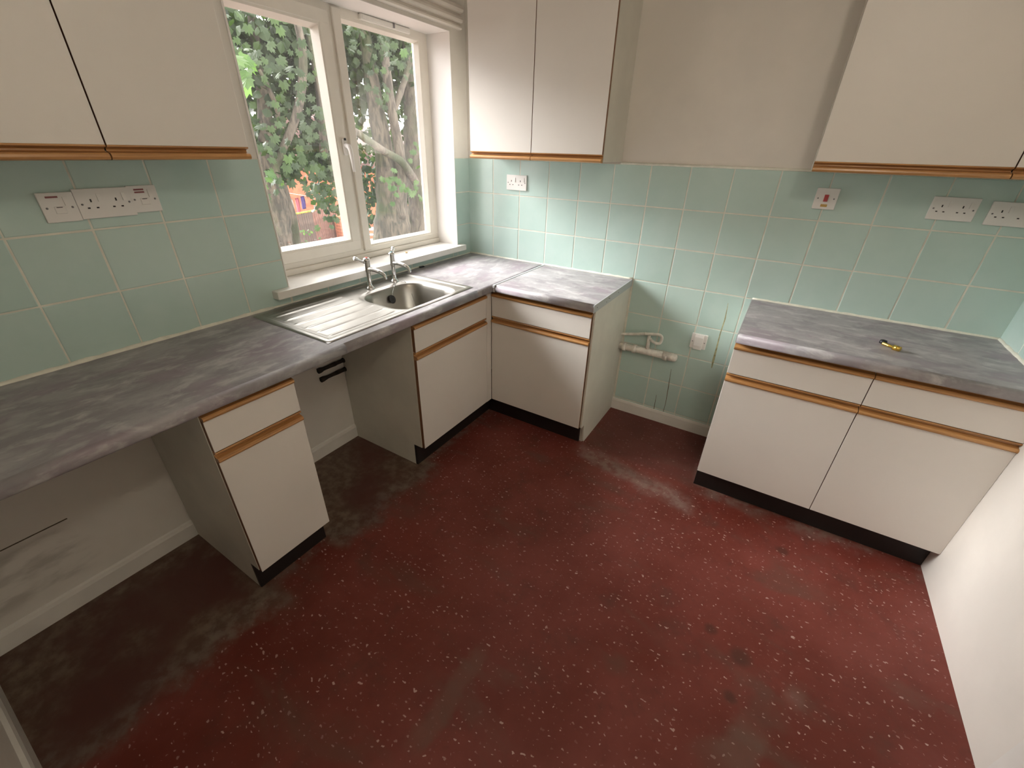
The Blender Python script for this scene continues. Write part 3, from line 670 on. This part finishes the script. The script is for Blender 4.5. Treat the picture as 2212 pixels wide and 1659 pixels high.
# ------------------------------------------------------------------ pipework
pw = thing('waste_pipe', 'dirty cream waste pipe stub running along the tiles from the end panel', 'pipe', 'B', 1.19, 0.006, 0.0)
bm = bm_new(); tube(bm, [(-0.02, -0.032, 0.474), (0.11, -0.032, 0.476), (0.345, -0.032, 0.480)], 0.021, 16); obj('pipe', bm, 'waste_pipe', pw)
for a in (0.020, 0.085, 0.275):
    bm = bm_new(); tube(bm, [(a, -0.032, 0.475), (a + 0.022, -0.032, 0.476)], 0.0255, 16); obj('collar', bm, 'waste_pipe', pw)
bm = bm_new(); tube(bm, [(0.27, -0.032, 0.479), (0.335, -0.032, 0.480), (0.348, -0.032, 0.480), (0.354, -0.032, 0.480)], [0.0245, 0.0245, 0.021, 0.012], 16); obj('end_cap', bm, 'waste_pipe', pw)
bm = bm_new(); tube(bm, [(0.172, -0.030, 0.490), (0.168, -0.024, 0.545), (0.167, -0.024, 0.580)], [.013, .0105, .010], 12); obj('riser', bm, 'waste_pipe', pw)
pg = thing('small_pipe', 'thin cream painted pipe looping back on itself above the waste pipe', 'pipe', 'B', 1.19, 0.006, 0.0)
bm = bm_new(); tube(bm, smooth_path([(-0.02, -0.028, 0.548), (0.06, -0.028, 0.565), (0.145, -0.038, 0.590), (0.20, -0.038, 0.600), (0.228, -0.037, 0.602), (0.243, -0.036, 0.592), (0.245, -0.035, 0.572), (0.240, -0.035, 0.552), (0.226, -0.034, 0.545), (0.205, -0.034, 0.548), (0.186, -0.032, 0.555), (0.176, -0.02, 0.560)], 5), 0.0085, 12); obj('pipe', bm, 'pipe_dirty', pg)
bm = bm_new(); tube(bm, [(0.142, -0.038, 0.590), (0.148, -0.038, 0.591)], 0.0105, 12); obj('collar', bm, 'pipe_dirty', pg)
for zz, yy in ((0.510, (-1.357, -1.180)), (0.456, (-1.352, -1.176))):
    bm = bm_new(); n = 12
    tube(bm, [(0.012, yy[0] + (yy[1] - yy[0]) * i / n, zz) for i in range(n + 1)], [0.012 * (1.25 if i < 2 or i > n - 2 else random.uniform(.8, 1.0)) for i in range(n + 1)], 10)
    tag(recentre(obj('pipe_stub', bm, 'lagging'), (0.0, sum(yy) / 2, zz)), 'short blackened horizontal pipe stub, ' + ('upper' if zz > .5 else 'lower') + ' of two on the wall beside the sink cabinet', 'pipe', 'blackened pipe stubs under the worktop')
# gas tail through the right worktop
p = at(1907, 741, 2, WT)
gt = thing('gas_fitting', 'small brass elbow fitting lying by a dark hole in the worktop', 'pipe fitting'); gt.location = p
bm = bm_new(); lathe(bm, [(0, -0.002), (0.013, -0.002), (0.013, 0.006), (0.011, 0.012), (0.006, 0.013), (0, 0.010)], seg=16); obj('stub', bm, 'black_rubber', gt, 'dark capped pipe end')
bm = bm_new(); tube(bm, smooth_path([(-0.006, -0.030, 0.008), (0.012, -0.050, 0.009), (0.026, -0.060, 0.009)]), [.0062] * 9 + [.0055] * 7 + [.0055], 8); obj('tail', bm, 'brass', gt)
bm = bm_new(); tube(bm, [(0.024, -0.058, 0.009), (0.044, -0.072, 0.010)], [0.011, 0.010], 6); obj('nut', bm, 'brass', gt)
# small rust spots on the left wall where a grille was
bm = bm_new(); p0, p1 = at(145, 1120, 0, 0.001), at(0, 1191, 0, 0.001)
tube(bm, [Vector((0.0, p0.y, p0.z)), Vector((0.0, (p0.y + p1.y) / 2, (p0.z + p1.z) / 2)), Vector((0.0, p1.y, p1.z))], 0.0022, 6); obj('scratch', bm, 'rust_dark', wall_left)

# ------------------------------------------------------------------ unseen fill lamp, added to brighten the left side and upper walls
mt, nt, b = nodes_of('fill_lamp_glow'); b.inputs['Base Color'].default_value = (0.9, 0.88, 0.82, 1); b.inputs['Emission Color'].default_value = (1.0, 0.885, 0.74, 1); b.inputs['Emission Strength'].default_value = 57.0
lp = bpy.data.objects.new('added_fill_lamp', None); COL.objects.link(lp); lp.location = (2.2, -2.1, ZC); tag(lp, 'added globe fill lamp, out of view, brightening the room', 'lamp')
bm = bm_new(); lathe(bm, [(0, 0), (0.05, 0), (0.05, -0.02), (0.02, -0.035), (0, -0.035)], seg=20); obj('ceiling_rose', bm, 'plastic_white', lp)
bm = bm_new(); tube(bm, [(0, 0, -0.03), (0, 0, -0.10)], 0.005, 8); obj('cord', bm, 'plastic_white', lp)
bm = bm_new(); bmesh.ops.create_uvsphere(bm, u_segments=20, v_segments=12, radius=0.08); bm.transform(Matrix.Translation((0, 0, -0.17)))
for f in bm.faces: f.smooth = True
obj('globe', bm, 'fill_lamp_glow', lp)

# ------------------------------------------------------------------ outside
GZ = -2.6
bm = bm_new(); box(bm, -60, -0.30, -40, 60, GZ - 0.2, GZ)
struct('ground', bm, 'soil', 'brown leaf-strewn garden ground outside the window', 'ground')
def V2(v): return Vector((v.x, v.y, GZ))
# fence
fa, fb = at(652, 536, 2, GZ), at(740, 511, 2, GZ)
fdir = (fb - fa).normalized(); L = (fb - fa).length; nb = 22; bwid = L / nb
fr = bpy.data.objects.new('garden_fence', None); COL.objects.link(fr); fr.location = fa; fr.rotation_euler = (0, 0, math.atan2(fdir.y, fdir.x))
tag(fr, 'brown close-boarded garden fence with mossy top edge', 'fence')
dd = (Vector((fa.x, fa.y, 0)) - Vector((CAM.x, CAM.y, 0))).length
tp = ray(632, 462); fz = CAM.z + tp.z * dd / math.hypot(tp.x, tp.y); FH = fz - GZ
FB = {}
for i in range(nb):
    mt_ = 'fence_dark' if i < 8 else 'fence_red'
    if mt_ not in FB:
        bm = bm_new(); box(bm, 0.006, bwid - 0.006, -0.012, 0.012, 0.0, FH, .004); FB[mt_] = mesh_of('board', bm, mt_)
    o = link('board', FB[mt_], fr); o.location = (i * bwid, random.uniform(-.01, .01), random.uniform(-.06, .02) + (0.10 if i > 9 else 0))
bm = bm_new(); box(bm, 0, L, 0.012, 0.05, FH * .25, FH * .31); box(bm, 0, L, 0.012, 0.05, FH * .75, FH * .81); obj('rail', bm, 'fence_dark', fr)
bm = bm_new(); box(bm, -0.02, L * .45, -0.03, 0.03, FH - 0.04, FH + 0.03, .01); obj('moss_strip', bm, 'moss', fr)
# brick pier
pp = at(742, 516, 2, GZ)
pr_ = bpy.data.objects.new('brick_pier', None); COL.objects.link(pr_); pr_.location = pp; tag(pr_, 'orange brick gate pier at the end of the fence', 'pier')
BR = bm_new(); box(BR, -.215, .215, -.105, .105, 0, .065, .006); BRM = mesh_of('brick', BR, 'house_brick')
for c in range(14):
    for k in range(2):
        o = link('brick', BRM, pr_); o.location = ((0, -.11 + .22 * k, .075 * c) if c % 2 else (-.11 + .22 * k, 0, .075 * c)); o.rotation_euler = (0, 0, 0 if c % 2 else math.pi / 2)
bm = bm_new(); box(bm, -.2, .2, -.2, .2, 0.0, 1.04); obj('mortar_core', bm, 'concrete', pr_)
bm = bm_new(); box(bm, -.25, .25, -.25, .25, 1.04, 1.10, .01); obj('coping', bm, 'house_brick', pr_)
# brick steps seen low through the fixed light
ps = at(812, 527, 2, GZ)
st = bpy.data.objects.new('garden_steps', None); COL.objects.link(st); st.location = ps; st.rotation_euler = (0, 0, 0.7); tag(st, 'brick garden steps with pale treads behind the big trunk', 'steps')
for k in range(3):
    bm = bm_new(); box(bm, -1.1, 1.1, 0.35 * k, 1.5, 0.18 * k, 0.18 * k + 0.15, .01); obj('riser', bm, 'house_brick', st)
    bm = bm_new(); box(bm, -1.12, 1.12, 0.35 * k - 0.03, 1.5, 0.18 * k + 0.15, 0.18 * k + 0.18, .01); obj('tread', bm, 'house_white', st)
# house
hp = at(655, 440, 0, -27.0); hp.z = GZ
hs = bpy.data.objects.new('brick_house', None); COL.objects.link(hs); hs.location = hp; hs.rotation_euler = (0, 0, math.radians(30)); tag(hs, 'orange brick house with pale eaves behind the fence', 'house')
EV = at(655, 345, 0, -27.0).z - GZ
bm = bm_new(); box(bm, 0, 8, -7, 7, 0, EV); W_ = obj('wall', bm, 'house_brick', hs)
bm = bm_new(); prism(bm, [(-0.5, EV), (8.5, EV), (4.0, EV + 2.6)], 'y', -7.4, 7.4, smooth=False)
bm.transform(Matrix.Identity(4)); obj('roof', bm, 'roof_tile', hs)
bm = bm_new(); box(bm, 7.95, 8.6, -7.4, 7.4, EV - 0.28, EV + 0.03); obj('fascia', bm, 'house_white', hs)
for yy in (-4.2, -0.6, 3.2):
    bm = bm_new(); box(bm, 7.96, 8.06, yy, yy + 1.5, EV - 2.0, EV - 0.75); o = obj('house_window', bm, 'house_white', hs)
    bm = bm_new(); box(bm, 8.03, 8.08, yy + .08, yy + 1.42, EV - 1.92, EV - 0.83); obj('glass', bm, 'house_glass', o)
# washing on a line behind the fence
def cloth(px, py0, py1, wpx, xx, mt_, name, label):
    a = at(px, py0, 0, xx); b = at(px, py1, 0, xx); c = at(px + wpx, py0, 0, xx); wd = (c - a).length; ht = a.z - b.z
    bm = bm_new(); n, k_ = 10, 8; R_ = []
    for i in range(n + 1): R_.append([bm.verts.new((0.05 * math.sin(i * 1.3 + j * .3), -wd / 2 + wd * i / n * (1 - .12 * j / k_), -ht * j / k_)) for j in range(k_ + 1)])
    for i in range(n):
        for j in range(k_): f = bm.faces.new((R_[i][j], R_[i][j + 1], R_[i + 1][j + 1], R_[i + 1][j])); f.smooth = True
    bmesh.ops.solidify(bm, geom=bm.faces[:], thickness=0.015)
    o = obj(name, bm, mt_); o.location = a; o.rotation_euler = (0, 0, 0.5); tag(o, label, 'laundry', 'washing on the line'); return o
LX = -19.0
cloth(652, 424, 452, 14, LX, 'cloth_purple', 'towel', 'purple towel hanging on the washing line beyond the fence')
cloth(640, 428, 462, 12, LX, 'cloth_pink', 'shirt', 'pink shirt hanging on the washing line beyond the fence')
cloth(628, 430, 462, 8, LX, 'cloth_white', 'pillowcase', 'white cloth hanging on the washing line beyond the fence')
wl_ = bpy.data.objects.new('washing_line', None); COL.objects.link(wl_); q0, q1 = at(612, 415, 0, LX), at(676, 426, 0, LX); wl_.location = (q1.x, q1.y, GZ); tag(wl_, 'thin washing line on grey posts beyond the fence', 'washing line')
bm = bm_new(); tube(bm, [q0 - wl_.location, q1 - wl_.location], 0.012, 6); obj('line', bm, 'cloth_white', wl_)
for q_ in (q0, q1):
    bm = bm_new(); tube(bm, [Vector((q_.x, q_.y, GZ)) - wl_.location, q_ + Vector((0, 0, .1)) - wl_.location], 0.04, 8); obj('post', bm, 'concrete', wl_)
# white garden chair frame low behind the left trunk
cp = at(622, 543, 2, GZ)
gc = bpy.data.objects.new('garden_chair', None); COL.objects.link(gc); gc.location = cp; gc.rotation_euler = (0, 0, 0.6); tag(gc, 'white plastic garden chair beside the mossy trunk', 'chair')
bm = bm_new(); box(bm, -.22, .22, -.22, .22, .40, .44, .01); obj('seat', bm, 'house_white', gc)
bm = bm_new(); box(bm, -.22, .22, .20, .24, .44, .85, .01); obj('backrest', bm, 'house_white', gc)
for a in (-.2, .2):
    for b in (-.2, .2):
        bm = bm_new(); tube(bm, [(a, b, 0.42), (a * 1.1, b * 1.1, 0)], .022, 8); obj('leg', bm, 'house_white', gc)

# ---- trees
def leaf_verts(s, fold=0.25):
    """maple-like leaf: centre fan with five lobes"""
    out = [(0.0, 0.0)]
    ang = [-150, -118, -95, -62, -48, -25, -10, 0, 10, 25, 48, 62, 95, 118, 150]
    rad = [.30, .52, .40, .78, .55, .85, .62, 1.0, .62, .85, .55, .78, .40, .52, .30]
    for a, r in zip(ang, rad): out.append((r * math.cos(math.radians(a)), r * math.sin(math.radians(a))))
    return [Vector((x * s * .6, y * s * .6, -abs(y) * fold * s * .6 - 0.12 * s * x * x)) for x, y in out]
def leaf_mesh(name, s, mt_):
    vs = leaf_verts(s); n = len(vs) - 1
    me = bpy.data.meshes.new(name); me.from_pydata(vs, [], [(0, i, i + 1) for i in range(1, n)]); me.materials.append(MATS[mt_]); return me
LM = {k: leaf_mesh('leaf', 0.15, k) for k in ('leaf', 'leaf_light')}
def leaf_matrix(c, facing, jitter=0.7):
    nrm = (facing + Vector((random.gauss(0, jitter), random.gauss(0, jitter), random.gauss(0, jitter * .8)))).normalized()
    tip = Vector((random.gauss(0, .6), random.gauss(0, .6), -1)); tip = (tip - nrm * tip.dot(nrm)).normalized(); s_ = nrm.cross(tip)
    k = random.uniform(.7, 1.25); M = Matrix((tip * k, s_ * k, nrm * k)).transposed().to_4x4(); M.translation = c; return M
TO_ROOM = Vector((0.75, -0.45, 0.45))
def make_tree(name, base, label, stems, blobs, single, density, mt_='bark'):
    t = bpy.data.objects.new(name, None); COL.objects.link(t); t.location = base; tag(t, label, 'tree')
    B = Vector(base)
    for nm, pts, rad, mm in stems:
        bm = bm_new(); sp = smooth_path(pts, 6); n = len(sp); rr = []
        for i in range(n):
            f_ = i / (n - 1) * (len(rad) - 1); k = min(int(f_), len(rad) - 2); rr.append(rad[k] + (rad[k + 1] - rad[k]) * (f_ - k))
        rr = [r * random.uniform(.94, 1.06) for r in rr]
        tube(bm, [p_ - B for p_ in sp], rr, 12); obj(nm, bm, mm, t)
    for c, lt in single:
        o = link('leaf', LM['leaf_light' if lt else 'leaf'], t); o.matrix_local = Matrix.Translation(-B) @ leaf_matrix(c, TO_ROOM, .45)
    vs, fs = [], []
    base_l = leaf_verts(0.15)[:]; base_l = [base_l[i] for i in (0, 1, 4, 6, 8, 10, 12, 15)]
    for c, r, n in blobs:
        for _ in range(int(n * density)):
            d = Vector((random.gauss(0, 1), random.gauss(0, 1), random.gauss(0, 1))).normalized() * (random.random() ** .45)
            p_ = c + Vector((d.x * r[0], d.y * r[1], d.z * r[2])); M = leaf_matrix(p_ - B, TO_ROOM * .6, .8); k = len(vs)
            vs += [M @ (v_ * 1.15) for v_ in base_l]; fs += [(k, k + i, k + i + 1) for i in range(1, len(base_l) - 1)]
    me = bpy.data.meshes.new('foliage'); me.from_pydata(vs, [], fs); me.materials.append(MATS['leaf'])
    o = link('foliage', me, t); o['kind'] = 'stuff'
    return t
def scatter(px, py, rx, ry, x0, x1, n):
    return [at(px + random.gauss(0, rx), py + random.gauss(0, ry), 0, random.uniform(x0, x1)) for _ in range(n)]
A = lambda px, py, x: at(px, py, 0, x)
# big many-stemmed tree behind the fixed light
b1 = A(850, 520, -4.6); base1 = Vector((b1.x, b1.y, GZ))
stems1 = [
 ('trunk', [Vector((b1.x, b1.y, GZ)), A(850, 540, -4.6), A(848, 450, -4.6), A(838, 370, -4.6), A(815, 250, -4.7), A(795, 120, -4.8), A(775, 0, -4.9)], [.46, .40, .34, .27, .17, .13, .10, .08], 'bark'),
 ('trunk', [Vector((b1.x + .1, b1.y + .7, GZ)), A(905, 530, -4.7), A(905, 440, -4.7), A(895, 330, -4.7), A(890, 200, -4.8), A(886, 60, -4.9), A(880, -60, -5)], [.30, .26, .22, .20, .16, .13, .10], 'bark_pale'),
 ('trunk', [A(862, 470, -4.4), A(868, 380, -4.3), A(862, 320, -4.3), A(845, 230, -4.4), A(832, 120, -4.5), A(825, 20, -4.6)], [.14, .10, .09, .08, .07, .05], 'bark_pale'),
 ('branch', [A(898, 395, -4.3), A(870, 352, -4.0), A(835, 330, -3.8), A(790, 300, -3.7), A(760, 280, -3.6), A(720, 262, -3.6)], [.075, .065, .055, .05, .045, .04], 'bark_pale'),
 ('branch', [A(850, 240, -4.5), A(875, 170, -4.4), A(895, 90, -4.3), A(905, 20, -4.2)], [.06, .05, .04, .03], 'bark_pale'),
]
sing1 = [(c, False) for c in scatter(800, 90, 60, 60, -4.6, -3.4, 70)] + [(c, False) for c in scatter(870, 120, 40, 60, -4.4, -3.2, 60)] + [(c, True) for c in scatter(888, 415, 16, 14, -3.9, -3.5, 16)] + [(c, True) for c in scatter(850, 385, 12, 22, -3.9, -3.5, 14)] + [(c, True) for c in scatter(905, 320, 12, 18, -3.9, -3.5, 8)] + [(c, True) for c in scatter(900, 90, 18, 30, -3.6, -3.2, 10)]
c1 = A(830, 120, -5.4); c2 = A(760, 60, -5.4); c3 = A(830, 330, -6.2)
blobs1 = [(c1, (1.0, 2.3, 1.0), 1700), (c2, (.9, 1.6, .8), 800), (A(900, 60, -5.2), (.8, 1.6, .9), 700), (c3, (.8, 1.3, 1.5), 800), (A(790, 420, -6.0), (.5, .6, .7), 160), (c1 + Vector((0.4, 3.2, -0.4)), (1.2, 2.2, 1.7), 1100), (c1 + Vector((2.2, 4.2, -0.8)), (1.0, 1.6, 1.6), 600)]
make_tree('maple_tree', base1, 'big mossy many-stemmed tree right outside the fixed light', stems1, blobs1, sing1, 1.0)
# leaning tree outside the opening light
b2 = A(596, 540, -5.2); base2 = Vector((b2.x, b2.y, GZ))
stems2 = [
 ('trunk', [base2, A(606, 545, -5.2), A(600, 470, -5.2), A(590, 400, -5.2), A(578, 320, -5.2), A(570, 220, -5.3), A(556, 120, -5.4), A(540, 10, -5.4)], [.26, .22, .20, .17, .13, .11, .09, .07, .05], 'bark'),
 ('trunk', [Vector((b2.x, b2.y + .5, GZ)), A(645, 545, -5.6), A(630, 470, -5.5), A(612, 400, -5.5), A(606, 330, -5.5)], [.09, .085, .08, .06, .05], 'bark_pale'),
 ('branch', [A(575, 300, -5.2), A(600, 250, -5.0), A(580, 190, -4.9), A(560, 150, -4.9)], [.04, .035, .03, .02], 'bark'),
 ('branch', [A(585, 380, -5.2), A(640, 250, -4.9), A(655, 130, -4.8), A(640, 40, -4.8)], [.06, .06, .06, .05], 'bark_pale'),
 ('branch', [A(700, 330, -5.2), A(690, 200, -5.1), A(672, 100, -5.0), A(650, 10, -5.0)], [.07, .06, .05, .04], 'bark'),
]
sing2 = [(c, True) for c in scatter(520, 150, 10, 22, -2.2, -1.9, 10)] + [(c, False) for c in scatter(600, 330, 45, 40, -4.6, -3.6, 45)] + [(c, False) for c in scatter(690, 330, 25, 60, -4.6, -3.6, 55)] + [(c, False) for c in scatter(660, 210, 40, 50, -4.6, -3.6, 40)] + [(c, False) for c in scatter(560, 90, 50, 50, -4.4, -3.2, 40)] + [(c, True) for c in scatter(575, 380, 14, 14, -4.0, -3.6, 8)]
blobs2 = [(A(560, 80, -5.6), (.9, 1.3, .85), 900), (A(650, 90, -5.8), (.9, 1.3, .8), 800), (A(620, 210, -6.2), (.9, 1.3, .55), 560), (A(690, 320, -5.6), (.6, .55, .75), 480), (A(585, 330, -5.4), (.5, .55, .45), 260), (A(480, 150, -5.4), (.8, .9, 1.3), 400), (A(710, 430, -7.5), (.5, .4, .5), 120), (Vector((-5.2, -0.7, 1.6)), (1.0, 1.5, 1.5), 800), (Vector((-5.0, -2.8, 1.4)), (1.0, 1.5, 1.6), 800), (Vector((-4.6, -4.8, 1.2)), (1.0, 1.4, 1.5), 600)]
make_tree('sycamore_tree', base2, 'leaning mossy tree with hanging leaves outside the opening light', stems2, blobs2, sing2, 1.0)
# low plant by the fence
pb = at(662, 546, 2, GZ)
bsh = bpy.data.objects.new('garden_shrub', None); COL.objects.link(bsh); bsh.location = pb; tag(bsh, 'small light green shrub at the foot of the fence', 'shrub')
bm = bm_new(); tube(bm, [(0, 0, 0), (0.05, 0, .4), (0, .05, .8)], [.02, .015, .01], 6); obj('stem', bm, 'bark', bsh)
for _ in range(24):
    o = link('leaf', LM['leaf_light'], bsh); z_ = random.uniform(.1, .95); o.matrix_local = leaf_matrix(Vector((random.gauss(0, .18), random.gauss(0, .18), z_)), TO_ROOM, .4)
